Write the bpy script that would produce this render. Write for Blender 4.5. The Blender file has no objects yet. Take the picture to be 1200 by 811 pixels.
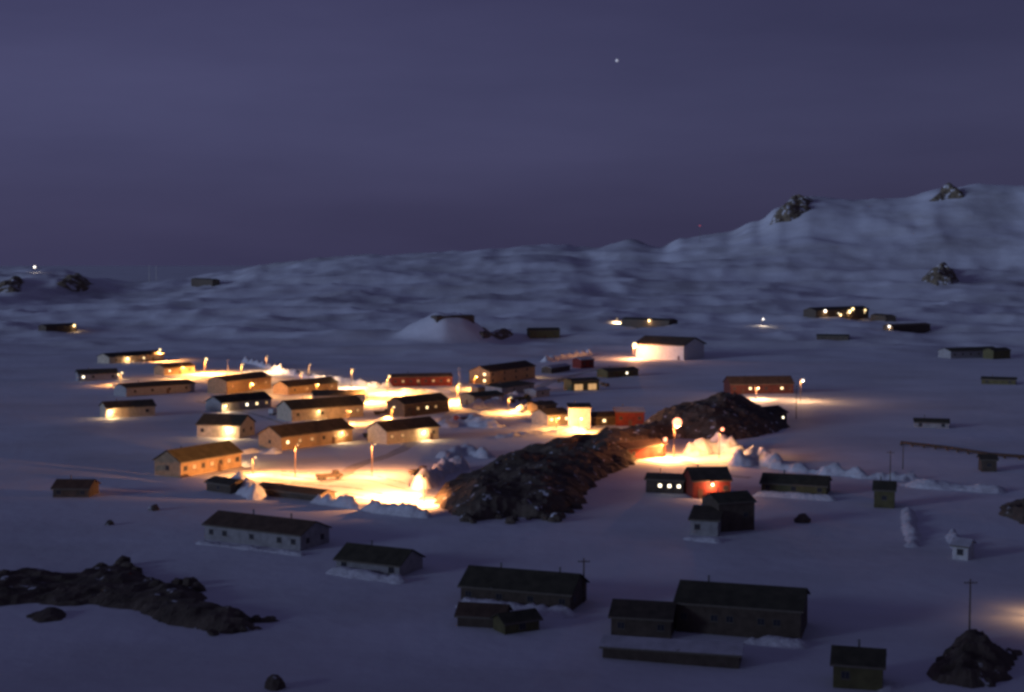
import bpy, math, random
from mathutils import Vector, noise as mn

SC = bpy.context.scene
COL = SC.collection
R = math.radians

# ------------------------------------------------------------------ camera
CAM_Z = 60.0
FPX = 1648.0                      # focal length in pixels of the 1200 px wide photograph
PITCH = math.atan((405.5 - 308.0) / FPX)
cd = bpy.data.cameras.new('camera')
cd.sensor_width = 36.0
cd.lens = 36.0 * FPX / 1200.0
cd.clip_start = 0.5
cd.clip_end = 60000
cam = bpy.data.objects.new('camera', cd)
COL.objects.link(cam)
cam.location = (0, 0, CAM_Z)
cam.rotation_euler = (math.pi / 2 - PITCH, 0, 0)
SC.camera = cam

# ------------------------------------------------------------------ world, sun, exposure
SUN_EL, SUN_AZ = R(7.5), R(-120)   # azimuth from +Y (view direction) clockwise: behind the camera, to its left
w = bpy.data.worlds.new('World')
SC.world = w
w.use_nodes = True
wn, wl = w.node_tree.nodes, w.node_tree.links
wn.clear()
sky = wn.new('ShaderNodeTexSky')
sky.sky_type = 'NISHITA'
sky.sun_disc = False
sky.sun_elevation = R(1.0)
sky.sun_rotation = SUN_AZ
sky.air_density = 1.0
sky.dust_density = 0.6
sky.ozone_density = 3.0
tint = wn.new('ShaderNodeMixRGB'); tint.blend_type = 'MULTIPLY'; tint.inputs[0].default_value = 1
tint.inputs[2].default_value = (0.037, 0.031, 0.036, 1)
wl.new(sky.outputs[0], tint.inputs[1])
# dusk air: even violet glow, faint thin cloud
tc = wn.new('ShaderNodeTexCoord')
mp = wn.new('ShaderNodeMapping'); mp.inputs['Scale'].default_value = (2.2, 2.2, 11)
wl.new(tc.outputs['Generated'], mp.inputs[0])
cn = wn.new('ShaderNodeTexNoise'); cn.inputs['Scale'].default_value = 1.6; cn.inputs['Detail'].default_value = 5
wl.new(mp.outputs[0], cn.inputs['Vector'])
cr = wn.new('ShaderNodeValToRGB')
cr.color_ramp.elements[0].position = 0.30; cr.color_ramp.elements[0].color = (0.060, 0.061, 0.138, 1)
cr.color_ramp.elements[1].position = 0.70; cr.color_ramp.elements[1].color = (0.077, 0.078, 0.170, 1)
wl.new(cn.outputs['Fac'], cr.inputs[0])
mixs = wn.new('ShaderNodeMixRGB'); mixs.inputs[0].default_value = 0.78
wl.new(tint.outputs[0], mixs.inputs[1]); wl.new(cr.outputs[0], mixs.inputs[2])
bg = wn.new('ShaderNodeBackground'); bg.inputs['Strength'].default_value = 1.0
# the afterglow side (left) is a little lighter than the night side (right)
sx = wn.new('ShaderNodeSeparateXYZ'); wl.new(tc.outputs['Generated'], sx.inputs[0])
mr = wn.new('ShaderNodeMapRange'); mr.interpolation_type = 'SMOOTHSTEP'
mr.inputs['From Min'].default_value = -1; mr.inputs['From Max'].default_value = 1
mr.inputs['To Min'].default_value = 1.30; mr.inputs['To Max'].default_value = 0.62
wl.new(sx.outputs['X'], mr.inputs['Value'])
gl = wn.new('ShaderNodeMixRGB'); gl.blend_type = 'MULTIPLY'; gl.inputs[0].default_value = 1
zr = wn.new('ShaderNodeValToRGB')   # dusk sky: dull band low down, brightest a little higher, then fading to the zenith
zr.color_ramp.interpolation = 'EASE'
zr.color_ramp.elements[0].position = 0.0; zr.color_ramp.elements[0].color = (0.70, 0.67, 0.70, 1)
zr.color_ramp.elements[1].position = 0.85; zr.color_ramp.elements[1].color = (0.40, 0.40, 0.46, 1)
e = zr.color_ramp.elements.new(0.10); e.color = (0.98, 0.97, 1.0, 1)
e = zr.color_ramp.elements.new(0.22); e.color = (0.84, 0.80, 0.86, 1)
wl.new(sx.outputs['Z'], zr.inputs[0])
gz = wn.new('ShaderNodeMixRGB'); gz.blend_type = 'MULTIPLY'; gz.inputs[0].default_value = 1
wl.new(mixs.outputs[0], gz.inputs[1]); wl.new(zr.outputs[0], gz.inputs[2])
wl.new(gz.outputs[0], gl.inputs[1]); wl.new(mr.outputs[0], gl.inputs[2])
wl.new(gl.outputs[0], bg.inputs['Color'])
wo = wn.new('ShaderNodeOutputWorld'); wl.new(bg.outputs[0], wo.inputs[0])

sd = bpy.data.lights.new('sun', 'SUN')
sd.energy = 1.15
sd.angle = R(14)
sd.color = (0.46, 0.62, 1.0)
sun = bpy.data.objects.new('sun', sd)
COL.objects.link(sun)
sdir = Vector((math.sin(SUN_AZ) * math.cos(SUN_EL), math.cos(SUN_AZ) * math.cos(SUN_EL), math.sin(SUN_EL)))
sun.rotation_euler = (-sdir).to_track_quat('-Z', 'Y').to_euler()

vs = SC.view_settings
vs.view_transform = 'Standard'
vs.look = 'None'
vs.exposure = 0.0
vs.gamma = 1.0
vs.use_curve_mapping = False
SC.cycles.max_bounces = 5
SC.cycles.diffuse_bounces = 3
SC.cycles.use_denoising = True
SC.cycles.sample_clamp_indirect = 4
SC.cycles.pixel_filter_type = 'BLACKMAN_HARRIS'
SC.cycles.filter_width = 3.0      # a soft lens

# ------------------------------------------------------------------ terrain
def sm(t):
    t = 0.0 if t < 0 else 1.0 if t > 1 else t
    return t * t * (3 - 2 * t)
def N(x, y, s, o=0.0):
    return mn.noise((x / s + o, y / s - o * 0.7, o * 1.3))
RIDGE_Y = 2300.0
CREST = [(-400, 322), (0, 319), (40, 315), (75, 317), (110, 328), (150, 333), (210, 329), (270, 320), (310, 312), (370, 305),
         (400, 302), (450, 301), (520, 298), (580, 294), (625, 289), (650, 288), (690, 293), (740, 284), (775, 290),
         (800, 281), (850, 275), (885, 262), (915, 245), (950, 232), (1000, 236), (1060, 234), (1100, 224), (1140, 218),
         (1200, 219), (1400, 214), (1800, 240)]
CREST = [((px - 600) / FPX * RIDGE_Y, CAM_Z + (308 - py) / FPX * RIDGE_Y) for px, py in CREST]
def crest(x):
    if x <= CREST[0][0]: return CREST[0][1]
    if x >= CREST[-1][0]: return CREST[-1][1]
    for (a, za), (b, zb) in zip(CREST, CREST[1:]):
        if a <= x <= b:
            return za + (zb - za) * sm((x - a) / (b - a))
BUMPS = []                        # local snow knolls: (x, y, rx, ry, height, power)
def h(x, y):
    z = 1.1 * N(x, y, 130, 3.1) + 0.35 * N(x, y, 38, 7.7)
    # the hillside the photograph was taken from
    if y < 170:
        p = 57.5 - 0.47 * (y + 6) if y > -6 else min(57.5 + 0.65 * (-6 - y), 125.0)  # the unseen rise behind the camera is shaped to shade the foreground
        p += 2.0 * N(x, y, 60, 1.0) * sm((60 - p) / 30)
        k = sm((p + 4) / 14)
        z = z * (1 - k) + max(p, z) * k if p > -4 else z
    if y > 750:
        d = y + 60 * N(x, y, 700, 5.0)
        t = sm((d - 820) / (RIDGE_Y - 820)) ** 1.6 if d < RIDGE_Y else 1 - sm((d - RIDGE_Y) / 1500)
        zc = crest(x * RIDGE_Y / max(y, 1.0) if y > RIDGE_Y else x + (x * RIDGE_Y / y - x) * sm((y - 1200) / 900))
        up = max(0.0, zc - 85.0) * (sm((d - 1750) / (RIDGE_Y - 1750)) ** 1.1 if d < RIDGE_Y else t)
        z += min(zc, 85.0) * t + up
        f = sm((d - 780) / 500) * (1 - sm((d - 2500) / 900))
        if f > 0:
            a = N(x, y * 1.9, 210, 9.0)
            b = N(x, y * 2.4, 80, 2.0)
            z += f * (9.0 * (0.45 - abs(a) * 2) + 5.0 * (0.22 - abs(b)) + 2.4 * (0.2 - abs(N(x, y * 1.6, 44, 4.0))) * 2)
    for bx, by, rx, ry, bh, pw in BUMPS:
        u = ((x - bx) / rx) ** 2 + ((y - by) / ry) ** 2
        if u < 9:
            z += bh * math.exp(-(u ** pw)) * (1 + 0.18 * N(x, y, 14, 6.0))
    return z
cp, sp = math.cos(PITCH), math.sin(PITCH)
def ray(px, py):
    a = (px - 600) / FPX; b = (405.5 - py) / FPX
    return Vector((a, cp + b * sp, b * cp - sp))
def at(px, py, lift=0.0):
    """the ground point that the photograph shows there (lift: metres above the ground)"""
    d = ray(px, py)
    t = 130.0; pt = t
    while t < 6000:
        q = d * t
        if CAM_Z + q.z < h(q.x, q.y) + lift:
            lo, hi = pt, t
            for _ in range(24):
                m = (lo + hi) / 2; q = d * m
                if CAM_Z + q.z < h(q.x, q.y) + lift: hi = m
                else: lo = m
            q = d * hi
            return Vector((q.x, q.y, h(q.x, q.y)))
        pt = t; t *= 1.004
    q = d * 2300
    return Vector((q.x, q.y, h(q.x, q.y)))

def flat_at(px, py):
    d = ray(px, py); t = -CAM_Z / d.z
    return d.x * t, d.y * t
kx, ky = flat_at(524, 404)
BUMPS.append((kx, ky + 12, 31, 26, 20, 1.7))      # knoll with the bunker
kx, ky = flat_at(425, 402)
BUMPS.append((kx, ky + 20, 40, 30, 5, 1.2))
kx, ky = flat_at(330, 398)
BUMPS.append((kx, ky + 20, 60, 25, 3, 1.2))

# ------------------------------------------------------------------ materials
MATS = {}
def mat(name, base, rough=0.8, var=0.25, scale=1.2, bump=0.0, detail=5, second=None, sec_lo=0.55, sec_hi=0.7,
        sec_scale=0.5, sec_map=(1, 1, 1), world=False, metal=0.0, emit=None, emit_s=0.0, boards=0.0, bump_scale=3.0):
    if name in MATS: return MATS[name]
    m = bpy.data.materials.new(name); m.use_nodes = True
    n, l = m.node_tree.nodes, m.node_tree.links
    b = n['Principled BSDF']
    b.inputs['Roughness'].default_value = rough
    b.inputs['Metallic'].default_value = metal
    b.inputs['Specular IOR Level'].default_value = 0.25
    tcn = n.new('ShaderNodeTexCoord')
    src = tcn.outputs['Object']
    if world:
        g = n.new('ShaderNodeNewGeometry'); src = g.outputs['Position']
    nz = n.new('ShaderNodeTexNoise'); nz.inputs['Scale'].default_value = scale; nz.inputs['Detail'].default_value = detail
    l.new(src, nz.inputs['Vector'])
    rp = n.new('ShaderNodeValToRGB')
    rp.color_ramp.elements[0].position = 0.3; rp.color_ramp.elements[1].position = 0.7
    rp.color_ramp.elements[0].color = tuple(c * (1 - var) for c in base) + (1,)
    rp.color_ramp.elements[1].color = tuple(min(1, c * (1 + var * 0.5)) for c in base) + (1,)
    l.new(nz.outputs['Fac'], rp.inputs[0])
    out = rp.outputs[0]
    if second:
        mp_ = n.new('ShaderNodeMapping'); mp_.inputs['Scale'].default_value = sec_map
        l.new(src, mp_.inputs[0])
        n2 = n.new('ShaderNodeTexNoise'); n2.inputs['Scale'].default_value = sec_scale; n2.inputs['Detail'].default_value = 7
        n2.inputs['Roughness'].default_value = 0.6
        l.new(mp_.outputs[0], n2.inputs['Vector'])
        r2 = n.new('ShaderNodeValToRGB')
        r2.color_ramp.elements[0].position = sec_lo; r2.color_ramp.elements[1].position = sec_hi
        l.new(n2.outputs['Fac'], r2.inputs[0])
        mx = n.new('ShaderNodeMixRGB'); l.new(r2.outputs[0], mx.inputs[0])
        l.new(out, mx.inputs[1]); mx.inputs[2].default_value = tuple(second) + (1,)
        out = mx.outputs[0]
    l.new(out, b.inputs['Base Color'])
    if bump or boards:
        bp = n.new('ShaderNodeBump'); bp.inputs['Strength'].default_value = bump or 0.4
        bp.inputs['Distance'].default_value = 0.5 if world else 0.25
        if boards:
            wv = n.new('ShaderNodeTexWave'); wv.inputs['Scale'].default_value = boards; wv.bands_direction = 'Z'
            l.new(src, wv.inputs['Vector']); l.new(wv.outputs['Fac'], bp.inputs['Height'])
        else:
            n3 = n.new('ShaderNodeTexNoise'); n3.inputs['Scale'].default_value = bump_scale; n3.inputs['Detail'].default_value = 8
            l.new(src, n3.inputs['Vector']); l.new(n3.outputs['Fac'], bp.inputs['Height'])
        l.new(bp.outputs[0], b.inputs['Normal'])
    if emit:
        b.inputs['Emission Color'].default_value = tuple(emit) + (1,)
        b.inputs['Emission Strength'].default_value = emit_s
    MATS[name] = m
    return m

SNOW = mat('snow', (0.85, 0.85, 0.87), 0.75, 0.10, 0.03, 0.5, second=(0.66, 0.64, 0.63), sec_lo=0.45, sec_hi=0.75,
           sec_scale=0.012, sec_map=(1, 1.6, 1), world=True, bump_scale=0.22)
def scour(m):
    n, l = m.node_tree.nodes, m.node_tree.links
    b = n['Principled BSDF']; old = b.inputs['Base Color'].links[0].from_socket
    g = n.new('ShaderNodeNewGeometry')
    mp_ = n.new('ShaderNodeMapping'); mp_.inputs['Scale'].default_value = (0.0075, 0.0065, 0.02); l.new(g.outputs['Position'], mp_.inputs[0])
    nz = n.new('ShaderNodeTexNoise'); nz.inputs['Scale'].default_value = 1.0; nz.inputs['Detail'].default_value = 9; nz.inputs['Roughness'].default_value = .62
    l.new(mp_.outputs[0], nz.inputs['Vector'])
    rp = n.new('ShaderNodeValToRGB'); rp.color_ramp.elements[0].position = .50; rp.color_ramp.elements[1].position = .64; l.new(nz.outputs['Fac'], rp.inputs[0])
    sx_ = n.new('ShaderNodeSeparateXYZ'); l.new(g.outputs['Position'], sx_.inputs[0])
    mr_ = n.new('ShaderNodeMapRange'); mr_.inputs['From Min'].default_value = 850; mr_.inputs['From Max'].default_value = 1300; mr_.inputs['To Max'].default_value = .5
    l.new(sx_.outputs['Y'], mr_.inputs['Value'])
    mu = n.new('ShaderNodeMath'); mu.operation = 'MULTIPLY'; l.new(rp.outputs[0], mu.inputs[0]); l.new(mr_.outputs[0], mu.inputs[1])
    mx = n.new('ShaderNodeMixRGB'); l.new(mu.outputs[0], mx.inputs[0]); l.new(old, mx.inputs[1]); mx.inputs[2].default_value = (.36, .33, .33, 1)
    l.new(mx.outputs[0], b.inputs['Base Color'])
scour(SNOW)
TRACK = mat('packed_snow', (0.60, 0.575, 0.55), 0.7, 0.25, 0.25, 0.6, world=True, bump_scale=0.8)
RUT = mat('rutted_dirty_snow', (0.36, 0.32, 0.28), 0.8, 0.35, 0.3, 0.6, second=(.7, .69, .68), sec_lo=.5, sec_hi=.62, sec_scale=.3, world=True, bump_scale=0.9)
ROCKC = (0.145, 0.112, 0.082)
ROCK = mat('dark_rock', ROCKC, 0.95, 0.45, 0.25, 0.9, second=(0.70, 0.70, 0.72), sec_lo=0.625, sec_hi=0.66, sec_scale=0.30,
           world=True, bump_scale=0.6)
ROCKB = mat('bare_rock', (0.22, 0.17, 0.11), 0.95, 0.45, 0.25, 0.9, second=(0.72, 0.72, 0.74), sec_lo=0.54, sec_hi=0.62, sec_scale=0.12,
            world=True, bump_scale=0.6)
HEAP = mat('ploughed_snow', (0.80, 0.79, 0.79), 0.8, 0.18, 0.6, 0.9, world=True, bump_scale=0.9)
ROOF = mat('tar_roof', (0.085, 0.068, 0.048), 0.9, 0.35, 0.5, 0.3, second=(0.62, 0.62, 0.64), sec_lo=0.70, sec_hi=0.80, sec_scale=0.35)
ROOF2 = mat('green_felt_roof', (0.078, 0.070, 0.045), 0.9, 0.35, 0.5, 0.3, second=(0.62, 0.62, 0.64), sec_lo=0.68, sec_hi=0.80, sec_scale=0.3)
ROOF3 = mat('brown_roof', (0.12, 0.078, 0.052), 0.9, 0.35, 0.5, 0.3, second=(0.62, 0.62, 0.64), sec_lo=0.72, sec_hi=0.80, sec_scale=0.3)
ROOFS = mat('snowy_roof', (0.62, 0.60, 0.62), 0.85, 0.25, 0.4, 0.3, second=(0.25, 0.2, 0.15), sec_lo=0.60, sec_hi=0.70, sec_scale=0.4)
CREAM = mat('cream_paint', (0.60, 0.50, 0.36), 0.7, 0.25, 0.9, 0.25, boards=9)
TAN = mat('tan_paint', (0.46, 0.31, 0.17), 0.7, 0.25, 0.9, 0.25, boards=9)
WHITE = mat('white_paint', (0.74, 0.72, 0.68), 0.7, 0.18, 0.9, 0.25, boards=9)
GREY = mat('grey_paint', (0.40, 0.38, 0.36), 0.7, 0.25, 0.9, 0.25, boards=9)
RED = mat('red_paint', (0.26, 0.045, 0.030), 0.7, 0.35, 0.8, 0.25, boards=9)
MAROON = mat('maroon_paint', (0.17, 0.055, 0.04), 0.7, 0.35, 0.8, 0.25, boards=9)
OLIVE = mat('olive_paint', (0.16, 0.14, 0.06), 0.7, 0.3, 0.8, 0.25, boards=9)
BROWN = mat('brown_paint', (0.13, 0.098, 0.07), 0.75, 0.3, 0.8, 0.25, boards=9)
STEEL = mat('dull_steel', (0.22, 0.21, 0.20), 0.55, 0.3, 1.5)
WOOD = mat('pole_wood', (0.17, 0.12, 0.08), 0.9, 0.35, 1.5)
PALEPOLE = mat('pale_pole', (0.6, 0.56, 0.5), 0.6, 0.2, 1.5)
FRAME = mat('frame_paint', (0.19, 0.16, 0.12), 0.7, 0.2, 2)
DOORM = mat('door_paint', (0.16, 0.09, 0.06), 0.7, 0.3, 1.5)
PANE = mat('dark_glass', (0.05, 0.05, 0.06), 0.15, 0.1, 2)
PANE_W = mat('lit_glass_warm', (0.5, 0.4, 0.25), 0.3, 0.1, 2, emit=(1.0, 0.72, 0.36), emit_s=3.2)
PANE_Y = mat('lit_glass_pale', (0.5, 0.45, 0.35), 0.3, 0.1, 2, emit=(1.0, 0.86, 0.62), emit_s=4.5)
PANE_D = mat('lit_glass_dim', (0.4, 0.3, 0.2), 0.3, 0.1, 2, emit=(1.0, 0.55, 0.22), emit_s=0.6)
BULB = mat('bulb_warm', (1, 0.8, 0.5), 0.4, 0.0, 2, emit=(1.0, 0.72, 0.34), emit_s=4.0)
BULBW = mat('bulb_white', (1, 0.95, 0.9), 0.4, 0.0, 2, emit=(1.0, 0.90, 0.78), emit_s=4.0)
BULBP = mat('bulb_pink', (1, 0.7, 0.6), 0.4, 0.0, 2, emit=(1.0, 0.32, 0.16), emit_s=3.6)
BULBR = mat('bulb_red', (1, 0.1, 0.1), 0.4, 0.0, 2, emit=(1.0, 0.14, 0.18), emit_s=0.5)
TYRE = mat('tyre_rubber', (0.04, 0.04, 0.04), 0.9, 0.2, 2)

# ------------------------------------------------------------------ mesh helpers
class MB:
    def __init__(s): s.v = []; s.f = []
    def add(s, vs_, fs):
        o = len(s.v); s.v += [tuple(q) for q in vs_]; s.f += [tuple(i + o for i in f) for f in fs]; return s
    def box(s, x0, x1, y0, y1, z0, z1):
        return s.add([(x0, y0, z0), (x1, y0, z0), (x1, y1, z0), (x0, y1, z0), (x0, y0, z1), (x1, y0, z1), (x1, y1, z1), (x0, y1, z1)],
                     [(3, 2, 1, 0), (4, 5, 6, 7), (0, 1, 5, 4), (1, 2, 6, 5), (2, 3, 7, 6), (3, 0, 4, 7)])
    def cyl(s, p0, p1, r0, r1=None, n=8):
        r1 = r0 if r1 is None else r1
        p0, p1 = Vector(p0), Vector(p1); d = (p1 - p0).normalized()
        u = d.orthogonal().normalized(); v = d.cross(u)
        vs_ = []
        for p, r in ((p0, r0), (p1, r1)):
            for i in range(n):
                a = 2 * math.pi * i / n
                vs_.append(p + (u * math.cos(a) + v * math.sin(a)) * r)
        fs = [(i, (i + 1) % n, n + (i + 1) % n, n + i) for i in range(n)]
        fs += [tuple(range(n - 1, -1, -1)), tuple(range(n, 2 * n))]
        return s.add(vs_, fs)
    def ball(s, c, r, n=10, m=6, sz=1.0):
        c = Vector(c); vs_ = [c + Vector((0, 0, r * sz))]
        for j in range(1, m):
            t = math.pi * j / m
            for i in range(n):
                a = 2 * math.pi * i / n
                vs_.append(c + Vector((math.sin(t) * math.cos(a) * r, math.sin(t) * math.sin(a) * r, math.cos(t) * r * sz)))
        vs_.append(c - Vector((0, 0, r * sz))); e = len(vs_) - 1
        fs = [(0, 1 + i, 1 + (i + 1) % n) for i in range(n)]
        for j in range(m - 2):
            for i in range(n):
                a = 1 + j * n + i; b = 1 + j * n + (i + 1) % n
                fs.append((a, a + n, b + n, b))
        fs += [(e, 1 + (m - 2) * n + (i + 1) % n, 1 + (m - 2) * n + i) for i in range(n)]
        return s.add(vs_, fs)
    def prism(s, prof, x0, x1):
        """profile of (y, z) points, counter-clockwise seen from +x, extruded along x"""
        n = len(prof)
        vs_ = [(x0, y, z) for y, z in prof] + [(x1, y, z) for y, z in prof]
        fs = [(i, n + i, n + (i + 1) % n, (i + 1) % n) for i in range(n)]
        fs = [f[::-1] for f in fs]
        fs += [tuple(range(n - 1, -1, -1)), tuple(range(n, 2 * n))]
        return s.add(vs_, fs)
    def mesh(s, name, m, smooth=False):
        me = bpy.data.meshes.new(name); me.from_pydata(s.v, [], s.f); me.validate(); me.update()
        if m: me.materials.append(m)
        if smooth: me.polygons.foreach_set('use_smooth', [True] * len(me.polygons))
        return me
    def build(s, name, m, parent=None, smooth=False, loc=None):
        return link(name, s.mesh(name, m, smooth), parent, loc)
def link(name, me, parent=None, loc=None, rot=None):
    o = bpy.data.objects.new(name, me); COL.objects.link(o)
    if parent: o.parent = parent
    if loc is not None: o.location = loc
    if rot is not None: o.rotation_euler = rot
    return o
def tag(o, label=None, cat=None, group=None, kind=None):
    if label: o['label'] = label
    if cat: o['category'] = cat
    if group: o['group'] = group
    if kind: o['kind'] = kind
    return o
def thing(name, label, cat, loc, rz=0.0, group=None):
    o = bpy.data.objects.new(name, None); COL.objects.link(o)
    o.empty_display_size = 0.5
    o.location = loc; o.rotation_euler = (0, 0, rz)
    return tag(o, label, cat, group)
def glow(parent, loc, watts, color, radius=0.3, name='lamp_light', spot=None, aim=None):
    if spot:
        ld = bpy.data.lights.new(name, 'SPOT'); ld.spot_size = R(spot); ld.spot_blend = 0.45
    else:
        ld = bpy.data.lights.new(name, 'POINT')
    ld.energy = watts; ld.color = color; ld.shadow_soft_size = radius
    o = bpy.data.objects.new(name, ld); COL.objects.link(o); o.parent = parent; o.location = loc
    if aim is not None:
        o.rotation_euler = Vector(aim).to_track_quat('-Z', 'Y').to_euler()
    return o

# ------------------------------------------------------------------ ground sheet
def build_ground():
    az = []
    a = -180.0
    while a < 180:
        az.append(R(a)); a += 0.125 if -23.5 <= a < 23.5 else (0.8 if -40 < a < 40 else 4.0)
    rad = [0.0]; r = 3.0
    while r < 130: rad.append(r); r *= 1.09
    while r < 4200: rad.append(r); r *= 1.0085
    while r < 30000: rad.append(r); r *= 1.12
    n = len(az)
    v = [(0, 0, h(0, 0))]; f = []
    for j, r in enumerate(rad[1:]):
        for a in az:
            x, y = r * math.sin(a), r * math.cos(a)
            v.append((x, y, h(x, y) if r < 5000 else 0.0))
    for i in range(n):
        f.append((0, 1 + (i + 1) % n, 1 + i))
    for j in range(len(rad) - 2):
        b0, b1 = 1 + j * n, 1 + (j + 1) * n
        for i in range(n):
            k = (i + 1) % n
            f.append((b0 + i, b0 + k, b1 + k, b1 + i))
    me = bpy.data.meshes.new('snow_ground'); me.from_pydata(v, [], f); me.update()
    me.polygons.foreach_set('use_smooth', [True] * len(me.polygons))
    me.materials.append(SNOW)
    o = link('snow_ground', me); tag(o, kind='structure')
build_ground()

# ------------------------------------------------------------------ mounds: rock outcrops, ploughed snow
def seg_d(x, y, a, b):
    dx, dy = b[0] - a[0], b[1] - a[1]
    t = max(0, min(1, ((x - a[0]) * dx + (y - a[1]) * dy) / (dx * dx + dy * dy + 1e-9)))
    return math.hypot(x - a[0] - t * dx, y - a[1] - t * dy)
def mound(name, label, cat, pts, H, edge, rough, m, res=1.0, line=None, lump=0.5, rs=6.0, seed=0.0, group=None, power=0.6):
    """pts: outline on the ground, or a centre line of half-width line"""
    P = [(p.x, p.y) for p in pts]
    pad = (line or 0) + rough + 3
    x0, x1 = min(p[0] for p in P) - pad, max(p[0] for p in P) + pad
    y0, y1 = min(p[1] for p in P) - pad, max(p[1] for p in P) + pad
    nx, ny = int((x1 - x0) / res) + 2, int((y1 - y0) / res) + 2
    idx = {}; v = []; S = {}
    for j in range(ny):
        for i in range(nx):
            x, y = x0 + i * res, y0 + j * res
            if line:
                s = line - min(seg_d(x, y, a, b) for a, b in zip(P, P[1:]))
            else:
                d = min(seg_d(x, y, P[k], P[(k + 1) % len(P)]) for k in range(len(P)))
                ins = False
                for k in range(len(P)):
                    (xa, ya), (xb, yb) = P[k], P[(k + 1) % len(P)]
                    if (ya > y) != (yb > y) and x < (xb - xa) * (y - ya) / (yb - ya) + xa: ins = not ins
                s = d if ins else -d
            s += rough * (N(x, y, rs, seed) + 0.5 * N(x, y, rs * 0.4, seed + 3))
            S[i, j] = (x, y, s)
    f = []
    def vid(i, j):
        if (i, j) not in idx:
            x, y, s = S[i, j]
            if s > 0:
                t = min(1, s / edge) ** power
                z = H * t * (1 + lump * (N(x, y, rs * 1.2, seed + 9) + 0.6 * N(x, y, rs * 0.45, seed + 5))) + 0.12 * lump * H * N(x, y, 1.7, seed)
                if m is ROCK or m is ROCKB:
                    st = 0.9 if H < 8 else 1.6
                    q = z / st + 0.8 * N(x, y, 5.0, seed + 14); fl_ = math.floor(q); fr = q - fl_
                    z = z * .35 + .65 * st * (fl_ + sm((fr - .35) / .3) - 0.8 * N(x, y, 5.0, seed + 14)) + 0.5 * N(x, y, 2.3, seed + 17)
                if m is HEAP: z += H * .24 * (.5 - abs(N(x, y, 2.6, seed + 40)) * 1.6) * t
                z = max(z, 0.05)
            else:
                z = max(-1.5, s * 0.6)
            # jitter breaks the grid
            jx, jy = 0.4 * res * N(x, y, 1.1, seed + 20), 0.4 * res * N(x, y, 1.3, seed + 30)
            idx[i, j] = len(v); v.append((x + jx, y + jy, h(x + jx, y + jy) + z))
        return idx[i, j]
    for j in range(ny - 1):
        for i in range(nx - 1):
            q = [(i, j), (i + 1, j), (i + 1, j + 1), (i, j + 1)]
            if max(S[k][2] for k in q) > -1.2:
                f.append(tuple(vid(*k) for k in q))
    c = Vector((sum(p[0] for p in P) / len(P), sum(p[1] for p in P) / len(P), 0)); c.z = h(c.x, c.y)
    v = [(a - c.x, b - c.y, d - c.z) for a, b, d in v]
    me = bpy.data.meshes.new(name); me.from_pydata(v, [], f); me.update()
    me.materials.append(m)
    if m is HEAP: me.polygons.foreach_set('use_smooth', [True] * len(me.polygons))
    o = link(name, me, None, c)
    return tag(o, label, cat, group)
def outline(*px): return [at(*q) for q in px]

rnd = random.Random(4)
BOULDERS = []
for k in range(5):
    mb = MB(); mb.ball((0, 0, 0), 1.0, 9, 6)
    mb.v = [tuple(Vector(q) * (1 + 0.45 * mn.noise(Vector(q) * 1.3 + Vector((k * 7, 0, 3)))) ) for q in mb.v]
    BOULDERS.append(mb.mesh('boulder', ROCK))
def boulder(px, py, r, label, group):
    p = at(px, py)
    o = link('boulder', BOULDERS[rnd.randrange(5)], None, p + Vector((0, 0, r * 0.25)), (rnd.random() * .6, rnd.random() * .6, rnd.random() * 6))
    s = r; o.scale = (s * rnd.uniform(0.9, 1.4), s * rnd.uniform(0.8, 1.2), s * rnd.uniform(0.6, 0.9))
    return tag(o, label, 'rock', group)

# ------------------------------------------------------------------ buildings
WIN = {}
def window_meshes(w_, h_):
    k = (round(w_, 2), round(h_, 2))
    if k not in WIN:
        fr = MB(); t = 0.09; d = 0.08
        fr.box(-w_/2 - t, w_/2 + t, -d, 0, h_/2, h_/2 + t).box(-w_/2 - t, w_/2 + t, -d, 0, -h_/2 - t, -h_/2)
        fr.box(-w_/2 - t, -w_/2, -d, 0, -h_/2, h_/2).box(w_/2, w_/2 + t, -d, 0, -h_/2, h_/2)
        fr.box(-0.03, 0.03, -d * .9, 0, -h_/2, h_/2)
        si = MB().box(-w_/2 - 2*t, w_/2 + 2*t, -d * 2, 0.0, -h_/2 - 2*t, -h_/2 - t - 0.003)
        pn = {}
        for nm, m in (('d', PANE), ('w', PANE_W), ('y', PANE_Y), ('m', PANE_D)):
            pn[nm] = MB().box(-w_/2 + .004, w_/2 - .004, -0.045, -0.005, -h_/2 + .004, h_/2 - .004).mesh('pane', m)
        WIN[k] = (fr.mesh('window', FRAME), si.mesh('sill', FRAME), pn)
    return WIN[k]
def window(root, x, y, z, rz, w_, h_, state):
    fr, si, pn = window_meshes(w_, h_)
    f = link('window', fr, root, (x, y, z), (0, 0, rz))
    link('sill', si, f); link('pane', pn[state], f)
def wall_lamp(root, x, y, z, rz, watts=0, color=(1, .62, .28), bulb=BULB, r=0.22):
    b = MB().box(-0.12, 0.12, -0.06, 0.0, -0.15, 0.15); b.cyl((0, -0.05, 0.1), (0, -0.55, 0.22), 0.035, n=6)
    f = b.build('wall_lamp', STEEL, root); f.location = (x, y, z); f.rotation_euler = (0, 0, rz)
    MB().ball((0, -0.6, 0.05), r, 8, 6).build('bulb', bulb, f, True)
    if watts: glow(f, (0, -0.75 - r, -0.1 - r), watts, color, 0.15)
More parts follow.
